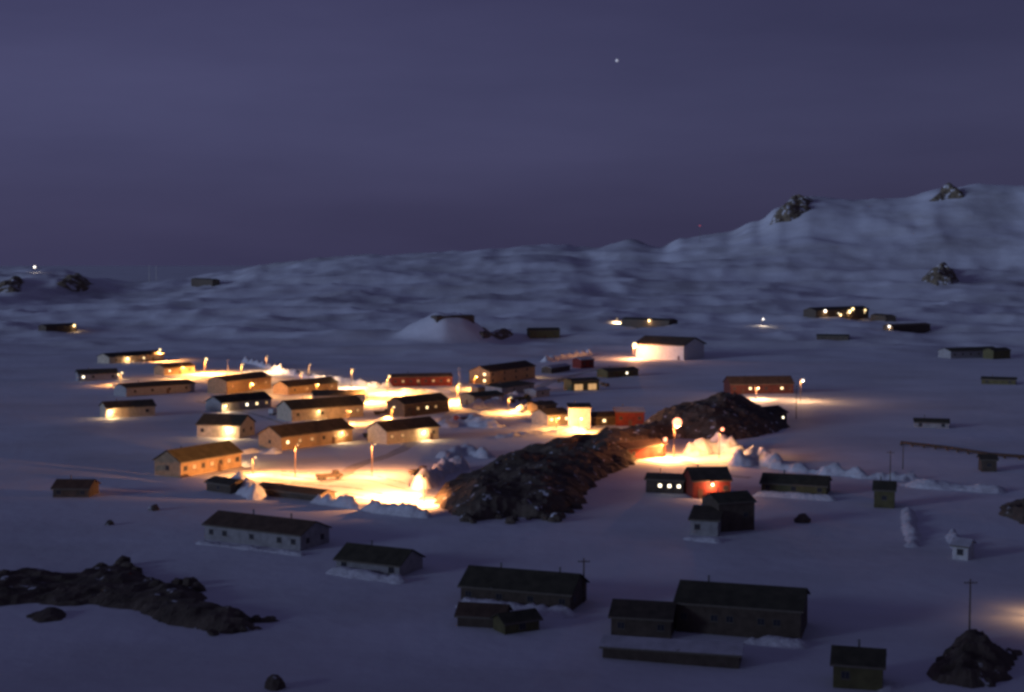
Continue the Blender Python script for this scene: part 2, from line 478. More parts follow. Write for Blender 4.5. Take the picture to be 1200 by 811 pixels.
def building(name, label, cat, p0, p1, W, H, rise=1.4, wall=CREAM, roof=ROOF, over=0.45, front='', left='', right='', ww=1.1, wh=1.0,
             doorx=None, door_end=None, chim=(0.3,), lamps=(), shed=False, storeys=1, group=None, skirt=1.2, side=None, thick=0.22, wz=None):
    """p0, p1: ends of the foot of the near long wall; W runs away from it. front/left/right: one letter a window
    (d dark, w warm lit, y pale lit, m dim, . none)."""
    if cat == 'house': H *= 1.18; rise *= 1.2; W *= 1.12
    A = at(*p0) if not isinstance(p0, Vector) else p0
    B = at(*p1) if not isinstance(p1, Vector) else p1
    ex = Vector((B.x - A.x, B.y - A.y, 0)); L = ex.length
    rz = math.atan2(ex.y, ex.x)
    ey = Vector((-math.sin(rz), math.cos(rz), 0))
    c = (A + B) / 2 + ey * (W / 2)
    c.z = (A.z + B.z) / 2 - 0.05
    if c.y > 750: skirt = 5.0
    root = thing(name, label, cat, c, rz, group)
    l2, w2 = L / 2, W / 2
    wb = MB()
    if shed:
        prof = [(-w2, -skirt), (w2, -skirt), (w2, H + rise), (-w2, H)]
    else:
        prof = [(-w2, -skirt), (w2, -skirt), (w2, H), (0, H + rise), (-w2, H)]
    wb.prism(prof, -l2, l2)
    wb.build('wall', wall, root)
    rb = MB(); t = thick; ov = over
    if shed:
        s = rise / W
        rb.prism([(-w2 - ov, H - s * ov + .02), (w2 + ov, H + rise + s * ov + .02), (w2 + ov, H + rise + s * ov + t), (-w2 - ov, H - s * ov + t)], -l2 - ov, l2 + ov)
    else:
        s = rise / w2
        rb.prism([(-w2 - ov, H - s * ov + .02), (0, H + rise + .02), (w2 + ov, H - s * ov + .02), (w2 + ov, H - s * ov + t), (0, H + rise + t), (-w2 - ov, H - s * ov + t)], -l2 - ov, l2 + ov)
    rf = rb.build('roof', roof, root)
    fz = MB(); fh = 0.28
    fz.box(-l2 - ov, l2 + ov, -w2 - ov - 0.05, -w2 - ov - 0.004, H - s * ov - 0.12, H - s * ov + t - 0.02)
    fz.build('fascia', FRAME, rf)
    for cx in chim:
        zz = H + rise * 0.55
        cb = MB().cyl((0, 0, -0.4), (0, 0, 1.5), 0.16, n=8).cyl((0, 0, 1.55), (0, 0, 1.75), 0.27, 0.05, n=8).cyl((0, 0, 1.45), (0, 0, 1.6), 0.05, n=5)
        cb.build('chimney', STEEL, rf, loc=(l2 * (cx * 2 - 1), w2 * 0.4, zz))
    for st in range(storeys):
        zc = (H * (st + 0.56) / storeys) if wz is None else wz
        for i, ch in enumerate(front):
            if ch == '.': continue
            x = -l2 + L * (i + 0.5) / len(front)
            window(root, x, -w2 - .003, zc, 0, min(ww, L / len(front) * .75), wh, ch)
        for spec, sgn in ((left, -1), (right, 1)):
            for i, ch in enumerate(spec):
                if ch == '.': continue
                y = -w2 + W * (i + 0.5) / len(spec)
                window(root, sgn * (l2 + .003), y * (1 if sgn > 0 else -1) * (1 if sgn > 0 else -1), zc, sgn * math.pi / 2, min(ww, W / len(spec) * .75), wh, ch)
    def put_door(x, y, rz_):
        d = MB().box(-0.55, 0.55, -0.06, 0, 0, 2.1).box(-0.65, -0.55, -0.09, 0, 0, 2.2).box(0.55, 0.65, -0.09, 0, 0, 2.2).box(-0.55, 0.55, -0.09, 0, 2.1, 2.2)
        d_ = d.build('door', DOORM, root, loc=(x, y, 0.1)); d_.rotation_euler = (0, 0, rz_)
        MB().box(0.35, 0.45, -0.12, -0.062, 0.98, 1.08).build('handle', STEEL, d_)
        st_ = MB().box(-0.8, 0.8, -1.0, -0.1, -0.9, 0.0).build('step', WOOD, d_)
    if doorx is not None: put_door(-l2 + L * doorx, -w2 - .003, 0)
    if door_end: put_door((l2 + .003) * (1 if door_end > 0 else -1), 0, math.copysign(math.pi / 2, door_end))
    for lm in lamps:
        face, u, z, watts = lm[:4]
        kw = lm[4] if len(lm) > 4 else {}
        if face == 'f': wall_lamp(root, -l2 + L * u, -w2 - .003, z, 0, watts, **kw)
        elif face == 'r': wall_lamp(root, l2 + .003, -w2 + W * u, z, math.pi / 2, watts, **kw)
        elif face == 'l': wall_lamp(root, -l2 - .003, -w2 + W * u, z, -math.pi / 2, watts, **kw)
    return root

# ------------------------------------------------------------------ lamps and poles
WARM = (1.0, 0.42, 0.11)
def street_lamp(label, px, py, H=7.5, watts=6000, color=WARM, bulb=BULB, r=0.45, side=1, pole=WOOD, base=None, light_r=0.4, cone=167):
    """px, py: where the lamp itself is seen; the pole stands on the ground below it"""
    p = base or at(px, py, H)
    root = thing('street_lamp', label, 'street lamp', p)
    MB().cyl((0, 0, -0.8), (0, 0, H + 0.5), 0.14, 0.10, 8).build('pole', pole, root)
    MB().cyl((0, 0, H + 0.1), (0.9 * side, -0.5, H + 0.35), 0.05, n=6).build('arm', STEEL, root)
    hd = MB().cyl((0.9 * side, -0.5, H + 0.22), (0.9 * side, -0.5, H + 0.5), r * 0.95, 0.12, 10).build('lamp_head', STEEL, root)
    MB().ball((0.9 * side, -0.5, H + 0.05), r * 0.8, 10, 8).build('bulb', bulb, hd, True)
    glow(root, (0.9 * side, -0.5, H - r - 0.2), watts, color, light_r, spot=cone, aim=(0, 0, -1) if cone else None)
    return root
def utility_pole(label, px, py, H=9, m=WOOD, arms=1):
    p = at(px, py)
    root = thing('utility_pole', label, 'pole', p)
    MB().cyl((0, 0, -0.8), (0, 0, H), 0.17, 0.12, 8).build('pole', m, root)
    for k in range(arms):
        z = H - 0.6 - k * 0.9
        a = MB().box(-1.1, 1.1, -0.20, -0.09, z - 0.08, z + 0.08).build('crossarm', m, root)
        for x in (-0.95, -0.4, 0.4, 0.95):
            MB().cyl((x, -0.14, z + .08), (x, -0.14, z + .3), 0.05, n=6).build('insulator', STEEL, a)
    return root

# ------------------------------------------------------------------ vehicles
def truck(label, px, py, rz, paint, s=1.0, box=False):
    p = at(px, py)
    root = thing('truck', label, 'truck', p, rz)
    root.scale = (s, s, s)
    b = MB(); b.prism([(-1.0, 0.75), (1.0, 0.75), (1.0, 1.55), (0.93, 2.45), (-0.93, 2.45), (-1.0, 1.55)], 1.2, 2.7)
    b.box(2.7, 3.7, -0.95, 0.95, 0.7, 1.5)
    cab = b.build('cab', paint, root)
    MB().box(2.66, 2.74, -0.8, 0.8, 1.6, 2.3).build('windscreen', PANE, cab)
    for sy in (-1, 1):
        MB().box(1.5, 2.4, sy * 0.99 - .03, sy * 0.99 + .03, 1.55, 2.25).build('side_window', PANE, cab)
    MB().box(-3.6, 3.2, -0.45, 0.45, 0.55, 0.8).build('chassis', STEEL, root)
    if box:
        MB().box(-3.7, 1.1, -1.15, 1.15, 0.95, 3.0).build('cargo_box', paint, root)
    else:
        q = MB().box(-3.7, 1.1, -1.1, 1.1, 0.85, 1.0)
        q.box(-3.7, 1.1, -1.1, -1.02, 1.0, 1.6).box(-3.7, 1.1, 1.02, 1.1, 1.0, 1.6).box(-3.7, -3.62, -1.02, 1.02, 1.0, 1.6).box(1.02, 1.1, -1.02, 1.02, 1.0, 1.9)
        q.build('cargo_bed', paint, root)
    for x in (2.6, -1.6, -2.8):
        for sy in (-1, 1):
            wh_ = MB().cyl((x, sy * 0.75, 0.5), (x, sy * 1.05, 0.5), 0.5, n=14).build('wheel', TYRE, root)
            MB().cyl((x, sy * 0.9, 0.5), (x, sy * 1.07, 0.5), 0.24, n=8).build('hub', STEEL, wh_)
    return root
#SCENE#
# ================================================================== rock
mound('rock_outcrop', 'broad dark bare rock outcrop behind the brightly lit snow yard', 'rock',
      outline((503, 590), (524, 573), (556, 556), (600, 538), (650, 527), (705, 519), (762, 514), (772, 522), (752, 540), (712, 556), (690, 575), (672, 598), (630, 608), (590, 606), (556, 610), (528, 600)),
      5.0, 9, 3.0, ROCK, 1.2, lump=0.45, rs=11, seed=1)
mound('rock_outcrop', 'tall dark rock knoll with a smooth peak below the red walled barracks', 'rock',
      outline((745, 500), (800, 489), (850, 481), (900, 484), (922, 500), (890, 513), (845, 517), (790, 512), (750, 510)),
      10.5, 20, 2.5, ROCK, 1.3, lump=0.3, rs=18, seed=2, power=0.75)
mound('rock_outcrop', 'low dark saddle of rock joining the broad outcrop to the knoll', 'rock',
      outline((700, 520), (742, 507), (778, 503), (796, 512), (768, 521), (722, 526)), 4.0, 6, 2.0, ROCK, 1.1, lump=0.4, rs=9, seed=15)
mound('rock_outcrop', 'long low dark rock ridge on the open snow slope', 'rock',
      outline((-30, 676), (60, 676), (112, 672), (142, 668), (172, 678), (196, 690), (236, 694), (246, 710), (322, 727), (300, 738), (262, 742), (206, 736), (160, 717), (104, 708), (50, 708), (-30, 712)),
      1.9, 5, 2.4, ROCK, 0.9, lump=0.6, rs=8, seed=3)
mound('rock_outcrop', 'small flat dark rock patch just below the long rock ridge', 'rock',
      outline((30, 722), (56, 716), (76, 718), (72, 728), (44, 732)), 0.9, 2, 1.0, ROCK, 0.6, rs=4, seed=4)
mound('rock_outcrop', 'jagged dark rock pile near the bare wooden pole', 'rock',
      outline((1095, 788), (1110, 765), (1150, 752), (1188, 768), (1184, 800), (1140, 806), (1100, 800)), 3.2, 4, 2.0, ROCK, 0.7, lump=0.8, rs=5, seed=5)
mound('rock_outcrop', 'dark rock hump on the slope beyond the broken snow drift', 'rock',
      outline((1166, 604), (1180, 592), (1230, 586), (1240, 606), (1200, 614)), 3.0, 5, 1.5, ROCK, 0.9, rs=7, seed=6)
mound('rock_outcrop', 'low streak of dark rock on the slope beside the knoll bunker', 'rock',
      outline((566, 396), (578, 390), (594, 386), (602, 392), (590, 398)), 4.0, 12, 3, ROCKB, 2, rs=14, seed=7)
for lab, pts, H, e, sd_ in (
    ('craggy rock face breaking through snow on the hill shoulder', ((904, 262), (914, 247), (932, 240), (952, 236), (944, 250), (926, 260)), 16, 24, 8),
    ('dark crag poking out of the hilltop snow', ((1094, 234), (1104, 226), (1124, 224), (1128, 232)), 14, 20, 9),
    ('isolated dark crag half way up the snowy hill', ((1080, 330), (1090, 318), (1106, 314), (1122, 322), (1116, 332), (1098, 336)), 20, 22, 10),
    ('rocky hump on the low skyline beneath the far lamp', ((-10, 342), (10, 330), (24, 328), (20, 344)), 9, 16, 11),
    ('dark rock below the lamp on the low skyline', ((70, 334), (90, 326), (106, 330), (102, 338), (84, 340)), 9, 16, 12)):
    mound('crag', lab, 'rock', outline(*pts), H, e, 7, ROCKB, 3.5, lump=0.8, rs=22, seed=sd_)
for px, py, r in ((546, 611, 1.6), (554, 613, 1.1), (561, 609, 1.3), (598, 613, 1.3), (604, 610, 1.1), (640, 609, 1.4), (650, 611, 1.8), (657, 607, 1.2),
                  (575, 606, 0.9), (620, 609, 0.8), (668, 601, 1.0), (676, 596, 1.2), (535, 603, 0.9), (585, 608, .9)):
    boulder(px, py, r, 'dark boulder at the foot of the broad rock outcrop', 'boulders below the broad outcrop')
for px, py, r in ((30, 674, 1.2), (118, 668, 1.6), (142, 664, 1.8), (150, 668, 1.5), (160, 672, 1.3), (208, 686, 1.5), (222, 686, 1.6), (232, 692, 1.3), (300, 728, 1.0), (318, 727, 0.7), (250, 744, 0.9), (284, 740, .8)):
    boulder(px, py, r, 'dark boulder on the long low rock ridge', 'boulders on the long ridge')
for px, py, r in ((1104, 778, 1.0), (1120, 764, 1.2), (1138, 756, 1.3), (1160, 760, 1.2), (1174, 776, 1.2), (1112, 798, .8), (1130, 803, .7)):
    boulder(px, py, r, 'dark boulder of the pile near the bare wooden pole', 'boulders near the wooden pole')
boulder(128, 615, 1.0, 'lone small boulder on open snow near the dark roofed barracks', None)
boulder(180, 598, 1.2, 'lone squat boulder below the lit house with striped windows', None)
boulder(940, 612, 1.7, 'lone wide boulder on the snow below the olive roofed shed', None)
boulder(322, 806, 1.6, 'lone boulder far down the slope from the long ridge', None)

# ================================================================== ploughed snow
def bank(label, px, hw, H, **k):
    return mound('snow_bank', label, 'snow bank', outline(*px), H, hw * 0.9, k.pop('rough', hw * 0.5), HEAP, k.pop('res', 0.8), line=hw, lump=k.pop('lump', 0.9), rs=k.pop('rs', 3.5), **k)
bank('long ploughed snow bank running beside the lit road to the red building', ((286, 424), (320, 434), (360, 443), (400, 449), (440, 453), (456, 453)), 2.0, 2.4, seed=1, rs=5)
bank('lumpy snow heap glowing beside the floodlit yard', ((496, 572), (504, 562), (520, 554), (538, 549)), 3.2, 3.2, seed=2, rs=5)
bank('low snow bank along the near edge of the floodlit yard', ((372, 589), (410, 594), (450, 601), (500, 606)), 1.6, 2.2, seed=3)
bank('snow heap between the rock outcrop and the end house', ((520, 536), (545, 531), (570, 536)), 3.0, 2.4, seed=4, rs=5)
bank('warm lit snow heap beside the red shed lamp', ((818, 532), (838, 527), (858, 532)), 4.0, 4.0, seed=5, rs=5)
bank('peaked snow heap left of the olive roofed shed', ((868, 545), (886, 538), (904, 545)), 3.4, 3.2, seed=6, rs=5)
bank('row of pale snow lumps behind the olive roofed shed', ((908, 548), (940, 553), (980, 556), (1020, 560), (1066, 562)), 2.2, 2.0, seed=7, rs=4, rough=1.8)
bank('broken snow drift beyond the round hut', ((1070, 568), (1110, 572), (1160, 576)), 4.0, 1.6, seed=8, rs=9)
bank('curved snow drift on the slope beyond the round hut', ((1062, 600), (1068, 622), (1070, 640)), 1.6, 1.1, seed=9, rs=5)
bank('rubble of snow and ice near the pale hut', ((1118, 630), (1124, 640), (1130, 650)), 1.6, 1.5, seed=10, rs=3)
bank('snow heaps in the works yard below the long barracks', ((560, 478), (585, 474), (606, 468)), 3.4, 2.6, seed=11, rs=5)
bank('grey snow heap in the shadow beside the twin houses', ((520, 500), (548, 496), (575, 500)), 5.0, 2.2, seed=12, rs=6)
bank('snow ridge below the bright white gable', ((590, 512), (630, 508), (680, 505)), 3.0, 1.4, seed=13, rs=6)

bank('added snow bank stopping lamp spill at the western edge of the floodlit yard', ((276, 566), (288, 574), (300, 584)), 2.6, 2.8, seed=31, rs=5)  # added to block the floodlight from spilling west
bank('drift piled behind the long house with striped windows', ((250, 534), (300, 530), (322, 531)), 2.2, 1.2, seed=32, rs=5)
bank('drift along the back of the yellow walled house', ((440, 500), (452, 496)), 3.2, 2.4, seed=33, rs=5)

# ================================================================== roads and tracks of packed snow
def ribbon(name, m, px, w_, off=.08):
    P = outline(*px); n_ = 14
    pts_ = []
    for k in range(len(P) - 1):
        p0_, p1_, p2_, p3_ = P[max(k - 1, 0)], P[k], P[k + 1], P[min(k + 2, len(P) - 1)]
        for i in range(n_):
            t = i / n_
            pts_.append(.5 * ((2 * p1_) + (p2_ - p0_) * t + (2 * p0_ - 5 * p1_ + 4 * p2_ - p3_) * t * t + (3 * p1_ - p0_ - 3 * p2_ + p3_) * t ** 3))
    pts_.append(P[-1])
    v, f = [], []
    for k, q in enumerate(pts_):
        d = (pts_[min(k + 1, len(pts_) - 1)] - pts_[max(k - 1, 0)]); d.z = 0; d.normalize()
        nr = Vector((-d.y, d.x, 0)); ww_ = w_ * (1 + .25 * N(q.x, q.y, 9, 2))
        for t in (-.5, -.17, .17, .5):
            a = q + nr * ww_ * t
            v.append((a.x, a.y, h(a.x, a.y) + off - (.14 if abs(t) == .5 else 0)))
        if k:
            for i in range(3): o_ = 4 * k; f.append((o_ - 4 + i, o_ - 3 + i, o_ + 1 + i, o_ + i))
    me = bpy.data.meshes.new(name); me.from_pydata(v, [], f); me.update(); me.materials.append(m)
    return tag(link(name, me), kind='structure')
ribbon('packed_snow_road', TRACK, ((120, 444), (190, 447), (250, 449), (320, 450), (390, 460), (450, 466), (540, 470), (600, 466), (650, 446), (705, 432), (742, 428), (800, 430)), 7)
ribbon('packed_snow_road', TRACK, ((540, 470), (520, 492), (470, 527), (420, 545), (380, 565), (300, 560)), 6)
ribbon('packed_snow_road', TRACK, ((540, 471), (620, 492), (690, 511), (760, 520), (800, 540), (850, 556), (880, 560)), 5)
ribbon('packed_snow_path', TRACK, ((230, 470), (300, 486), (360, 502), (440, 500)), 3)
for d_ in (0, 7):
    ribbon('tyre_track', RUT, ((290, 566 + d_), (340, 567 + d_), (380, 569 + d_), (420, 573 + d_), (460, 582 + d_ * .8), (486, 588 + d_ * .5)), .9, .12)
    ribbon('tyre_track', RUT, ((330, 552 + d_ * .6), (380, 556 + d_), (430, 556 + d_), (480, 568 + d_)), .8, .12)

# ================================================================== houses, west side
W_ = dict(color=WARM)
building('house', 'house with two lamps at the far corner of the lit settlement', 'house', (128, 426), (192, 423), 10, 3.6, 1.6, CREAM, ROOF, front='dmwm', right='d', doorx=0.8, lamps=(('f', .32, 2.8, 900, dict(r=.5)),))
building('house', 'dark house with one small white light at its left end', 'house', (92, 447), (138, 445), 9, 3.2, 1.5, GREY, ROOF2, front='yd.d', lamps=(('r', .3, 2.6, 900, dict(r=.5)),))
building('house', 'small orange lit house facing the bright road lamp', 'house', (193, 440), (228, 437), 8, 3.4, 1.4, TAN, ROOF3, front='wmd', doorx=.5)
building('house', 'long house with a shadowed pale wall and thin dark roof', 'house', (148, 465), (228, 459), 10, 3.4, 1.2, GREY, ROOF2, front='dddd', doorx=.6)
building('house', 'low house with a glowing lamp at its left corner', 'house', (125, 490), (182, 487), 9, 3.4, 1.6, CREAM, ROOF, front='m.d', right='d', lamps=(('f', .06, 2.9, 1500, dict(r=.45)),))
building('house', 'orange lit house with a dark doorway beside the ploughed bank', 'house', (266, 462), (318, 455), 10, 5.0, 1.6, TAN, ROOF, front='m.mm', doorx=.55)
building('house', 'dark house with a corner lamp and two lit windows', 'house', (260, 483), (318, 477), 9, 3.2, 2.0, GREY, ROOF2, front='d.ywm', lamps=(('f', .06, 2.6, 800, dict(r=.4)),))
building('house', 'house with one brilliant yellow patch of wall by its lamp', 'house', (231, 512), (281, 514), 11, 3.8, 2.4, CREAM, ROOF2, front='d.m.', right='dd', lamps=(('f', .74, 3.3, 2600, dict(r=.3)),))
building('house', 'long house with a row of windows along an orange lit wall', 'house', (212, 560), (283, 547), 9, 3.8, 2.4, TAN, ROOF2, front='dmdmdmd', left='d', doorx=.62, ww=1.3, wh=1.2, lamps=(('r', .5, 3.6, 3500, dict(r=.15)),))  # the wall lamp on the end is added to light the upper yard
building('house', 'narrow orange lit house behind the green roofed house', 'house', (338, 463), (396, 457), 9, 3.2, 1.8, TAN, ROOF, front='dm.m')
building('house', 'green roofed house with an orange lit end bay', 'house', (342, 494), (426, 488), 11, 4.0, 2.4, CREAM, ROOF2, front='d.d.mm', lamps=(('f', .36, 3.4, 350, dict(r=.35)),), right='d')
building('house', 'orange lit house standing alone above the floodlit yard', 'house', (330, 528), (413, 517), 10, 3.8, 2.4, TAN, ROOF, front='wmmdmm', left='d', doorx=.72, lamps=(('f', .83, 3.4, 900, dict(r=.22)),))
building('house', 'house with a glowing yellow wall beside the grey snow heap', 'house', (453, 521), (514, 514), 9, 3.8, 2.2, CREAM, ROOF, front='mm.wd', doorx=.86, lamps=(('f', .70, 3.1, 1500, dict(r=.3)),))
building('house', 'dark house facing the blazing street corner', 'house', (474, 489), (526, 482), 9, 4.2, 2.0, BROWN, ROOF2, front='dmwmd', right='d', doorx=.2)
building('house', 'small house glimpsed between the green roof and the street corner', 'house', (368, 474), (428, 472), 9, 3.2, 1.3, CREAM, ROOF, front='dmdd')

# ================================================================== centre
building('barracks', 'long red barracks lit from the street corner', 'barracks', (459, 453), (530, 452), 9, 4.6, 1.2, RED, ROOF3, front='dmdmdmdm', doorx=.45)
building('barracks', 'long two storey barracks with a bright yellow gable end', 'barracks', (574, 450), (627, 443), 12, 6.4, 2.4, TAN, ROOF, front='d.d.d.d.', left='w.', storeys=2, lamps=(('r', .1, 6.4, 900, dict(r=.55, bulb=BULBW)),), ww=1.4, wh=1.3)
building('shed', 'yellow ended shed below the long two storey barracks', 'shed', (556, 476), (590, 473), 10, 4.0, 1.2, TAN, ROOF2, front='d.w', door_end=-1)
building('garage', 'flat green roofed garage among snow heaps in the works yard', 'garage', (588, 463), (626, 458), 9, 3.4, .8, GREY, ROOF2, front='.d.d', shed=True)
truck('pale box truck parked in the works yard', 578, 474, 2.4, WHITE, 1.1, True)
truck('dark flatbed truck parked by the garage', 612, 470, 0.4, OLIVE, 1.1)
building('shed', 'tiny tan shed against the lit end of the works yard', 'shed', (560, 462), (574, 461), 5, 3.0, .6, TAN, ROOFS, front='', shed=True, chim=())
building('shed', 'tiny grey shed with a snowy roof beside the garage', 'shed', (628, 466), (644, 464), 6, 3.0, .8, GREY, ROOFS, front='d', chim=())
building('shed', 'small dark shed on the track toward the hangar yard', 'shed', (646, 438), (668, 434), 6, 3.0, 1.0, BROWN, ROOFS, front='.d', chim=())
building('shed', 'small brown shed behind the wide low house', 'shed', (630, 484), (652, 482), 7, 3.0, 1.0, BROWN, ROOF3, front='d', chim=())
building('shed', 'little red shed in shadow beside the yellow walled house', 'shed', (540, 497), (562, 495), 5, 2.6, .8, RED, ROOFS, front='', chim=())
bank('small snow heap against the lit garage front', ((590, 469), (604, 466)), 2.0, 2.0, seed=21, rs=3)
bank('small snow heap beside the hangar yard track', ((640, 424), (668, 419), (690, 415)), 2.4, 2.2, seed=22, rs=4)
bank('small snow heap between the garage and the wide low house', ((606, 484), (616, 480)), 2.2, 2.4, seed=23, rs=3)
bank('snow bank edging the road below the red barracks', ((470, 459), (500, 459), (528, 460)), 1.2, 1.1, seed=24, rs=3)
CR = MB().box(-1, 1, -.9, .9, 0, 1.6).box(-1.05, 1.05, -.95, -.9, .2, .35).box(-1.05, 1.05, -.95, -.9, 1.2, 1.35).mesh('crate', WOOD)
for i, (cx_, cy_) in enumerate(((584, 466), (588, 466), (600, 472), (616, 476), (621, 474), (634, 474), (655, 448), (660, 447), (664, 449), (706, 452), (711, 453))):
    q = at(cx_, cy_)
    tag(link('crate', CR, None, q, (0, 0, i * 1.3)), 'wooden crate left lying among snow heaps of the works yard', 'crate', 'crates in the works yard')
building('bunker', 'dark bunker hut dug into the top of the snow knoll', 'hut', (512, 377), (556, 379), 12, 4.4, .8, BROWN, ROOF, front='d..', lamps=())
building('hut', 'olive hut alone on the snow beside the knoll', 'hut', (621, 397), (656, 396), 10, 6, 1.8, OLIVE, ROOF2, front='d.d', doorx=.5)
building('hut', 'dark hut with one lamp beyond the white hangar', 'hut', (728, 381), (784, 381), 12, 4.2, 1.6, BROWN, ROOF, front='d.d', lamps=(('f', .60, 4.0, 900, dict(r=1.0)),))
hang = building('hangar', 'large white hangar with one wall blazing in floodlight', 'hangar', (745, 419), (801, 422), 26, 9.0, 4.2, WHITE, ROOF, over=1.2, front='', right='', chim=(), doorx=.90, thick=.5)
for (u, v_) in ((.25, 0), (.55, 0)):
    pass
building('hut', 'low dark roofed hut with a white light in front of the hangar', 'hut', (712, 443), (748, 440), 9, 3.4, 1.2, OLIVE, ROOF, front='d.yd', doorx=.3)
building('shed', 'olive and tan shed with two wide doors in the hangar yard', 'shed', (670, 458), (702, 457), 8, 4.6, 1.0, OLIVE, ROOF, front='mm', ww=4.5, wh=2.8, wz=1.7)
building('shed', 'red fronted shed at the head of the hangar yard', 'shed', (681, 432), (696, 431), 8, 5.0, 1.2, RED, ROOFS, front='dd')
building('house', 'house with a blinding white gable in front of the dark outcrop', 'house', (642, 499), (668, 497), 9, 3.4, 1.4, CREAM, ROOF, front='wmw')
building('house', 'tall block with one flat wall lit brilliant pale yellow', 'house', (667, 502), (692, 502), 7, 6.4, .6, WHITE, ROOF, front='', right='d', shed=True)
building('house', 'dark cottage with one lit window beside the red store', 'cottage', (694, 499), (722, 498), 8, 3.2, 1.4, BROWN, ROOF, front='.w.')
building('store', 'small red store with snow on its roof edge', 'store', (722, 499), (755, 499), 9, 5.2, 1.2, RED, ROOFS, front='d.d', doorx=.5)

# ================================================================== east side
building('shed', 'low red shed lit by the pink lamp', 'shed', (735, 540), (780, 535), 8, 3.8, 1.2, RED, ROOF3, front='d.d', lamps=())
building('hut', 'black hut with three small bright windows', 'hut', (757, 577), (801, 579), 7, 3.6, 1.0, BROWN, ROOF, front='.yyy', ww=.8, wh=.8)
building('hut', 'red hut with a bright lamp over the snow at its door', 'hut', (812, 584), (856, 583), 10, 4.6, 2.6, RED, ROOF, front='...d', right='d', doorx=.2, lamps=(('f', .5, 3.7, 1500, dict(r=.42, bulb=BULBP, color=(1, .45, .2))),))
building('shed', 'tall dark shed standing behind a lower lean-to on open snow', 'shed', (842, 624), (884, 621), 8, 6.6, 1.6, BROWN, ROOF2, front='.d', over=.3)
building('shed', 'low lean-to with a pale front joined to the tall dark shed', 'shed', (809, 627), (841, 629), 7, 3.6, 1.6, GREY, ROOF, front='d.', shed=True, over=.5, chim=())
building('shed', 'long olive roofed shed behind a row of snow lumps', 'shed', (892, 577), (968, 581), 10, 2.6, 1.8, OLIVE, ROOF2, front='d.d.d')
building('barracks', 'red walled barracks with lamps at both ends beyond the rock knoll', 'barracks', (856, 462), (930, 461), 12, 4.6, 3.0, MAROON, ROOF3, front='d.wmd.wd', doorx=.2)
building('hut', 'dark hut with three greenish lit windows below the red walled barracks', 'hut', (876, 501), (922, 496), 9, 4.2, 2.0, BROWN, ROOF, front='y.y.y', ww=.9, wh=.8)
building('lodge', 'dark lodge dotted with bright windows and lamps at the hill foot', 'lodge', (956, 373), (1018, 371), 14, 7.0, 2.5, BROWN, ROOF, front='.dywdw', right='d', lamps=(('f', .16, 6.4, 500, dict(r=1.2, bulb=BULBW)), ('f', .62, 5.2, 500, dict(r=1.4)), ('f', .68, 7.4, 0, dict(r=1.2)), ('f', .45, 2.4, 300, dict(r=.9)), ('f', .92, 6.0, 0, dict(r=.8))))
building('hut', 'dark annexe standing right beside the lamp dotted lodge', 'hut', (1020, 376), (1038, 377), 10, 5.0, 1.5, BROWN, ROOF, front='d')
building('hut', 'low dark hut with a single lamp at its left end', 'hut', (1046, 387), (1090, 388), 10, 4.4, 1.2, BROWN, ROOF3, front='dd.d', lamps=(('l', .3, 4.0, 200, dict(r=.9, bulb=BULBW)),))
building('hut', 'flat dark hut alone below the lamp dotted lodge', 'hut', (957, 398), (994, 399), 9, 3.0, 1.2, BROWN, ROOF2, front='d.d')
building('barracks', 'unlit pale barracks far out on the dark snow', 'barracks', (1114, 420), (1170, 419), 11, 5.0, 1.6, GREY, ROOF2, front='dddd.d')
building('shed', 'olive shed at the end of the unlit pale barracks', 'shed', (1164, 421), (1184, 420), 8, 5.4, 1.4, OLIVE, ROOF2, front='d')
building('shed', 'low half buried shed far out below the unlit pale barracks', 'shed', (1150, 450), (1190, 451), 8, 2.4, 1.0, OLIVE, ROOF2, front='d.d')
building('shed', 'low half buried shed alone above the dark pipeline', 'shed', (1072, 501), (1112, 502), 8, 2.0, 1.0, GREY, ROOF2, front='d.d')
building('hut', 'small dark hut with one lamp out on the western plain', 'hut', (54, 388), (90, 388), 9, 4.4, 1.4, BROWN, ROOF, front='d.', lamps=(('f', .9, 4.0, 300, dict(r=1.0)),))
building('hut', 'square olive hut on the far snow rise', 'hut', (224, 335), (249, 335), 10, 9, 1.5, BROWN, ROOF, front='d')
building('shed', 'low dark shed alone on the western snow', 'shed', (62, 583), (104, 583), 8, 2.4, 1.6, BROWN, ROOF3, front='d.d')

# ================================================================== foreground
building('barracks', 'dark roofed barracks with a pale wall below the floodlit yard', 'barracks', (240, 632), (352, 646), 10, 3.4, 2.0, GREY, ROOF3, front='dd.d.dd', right='dd', ww=1.0, wh=.9, chim=(.3, .7))
building('shed', 'dark low shed against the near edge of the yard', 'shed', (300, 580), (374, 588), 6, 1.8, .9, BROWN, ROOF, front='', chim=())
building('shed', 'small dark shed under the end of the orange lit house', 'shed', (242, 575), (270, 579), 6, 2.4, 1.0, BROWN, ROOF, front='d', chim=())
building('house', 'low house with a dark olive roof and snow against its wall', 'house', (394, 668), (468, 677), 8, 2.0, 1.8, GREY, ROOF2, front='d..d')
building('barracks', 'long dark roofed barracks with snow drifted along its wall', 'barracks', (540, 706), (668, 718), 10, 3.2, 2.4, BROWN, ROOF2, front='d.d.d.d', right='dd', chim=(.25, .8))
building('shed', 'rounded dark shed in front of the long drifted barracks', 'shed', (536, 734), (590, 737), 5, 2.0, 1.4, BROWN, ROOF3, front='', chim=())
building('shed', 'small dark olive shed beside the rounded dark shed', 'shed', (592, 744), (632, 738), 4, 2.0, 1.0, OLIVE, ROOF2, front='d', chim=())
building('warehouse', 'largest dark warehouse with a lower wing joined to it', 'warehouse', (792, 740), (938, 752), 12, 5.0, 2.2, BROWN, ROOF2, front='d.dd.dd.', right='d', chim=(.2,))
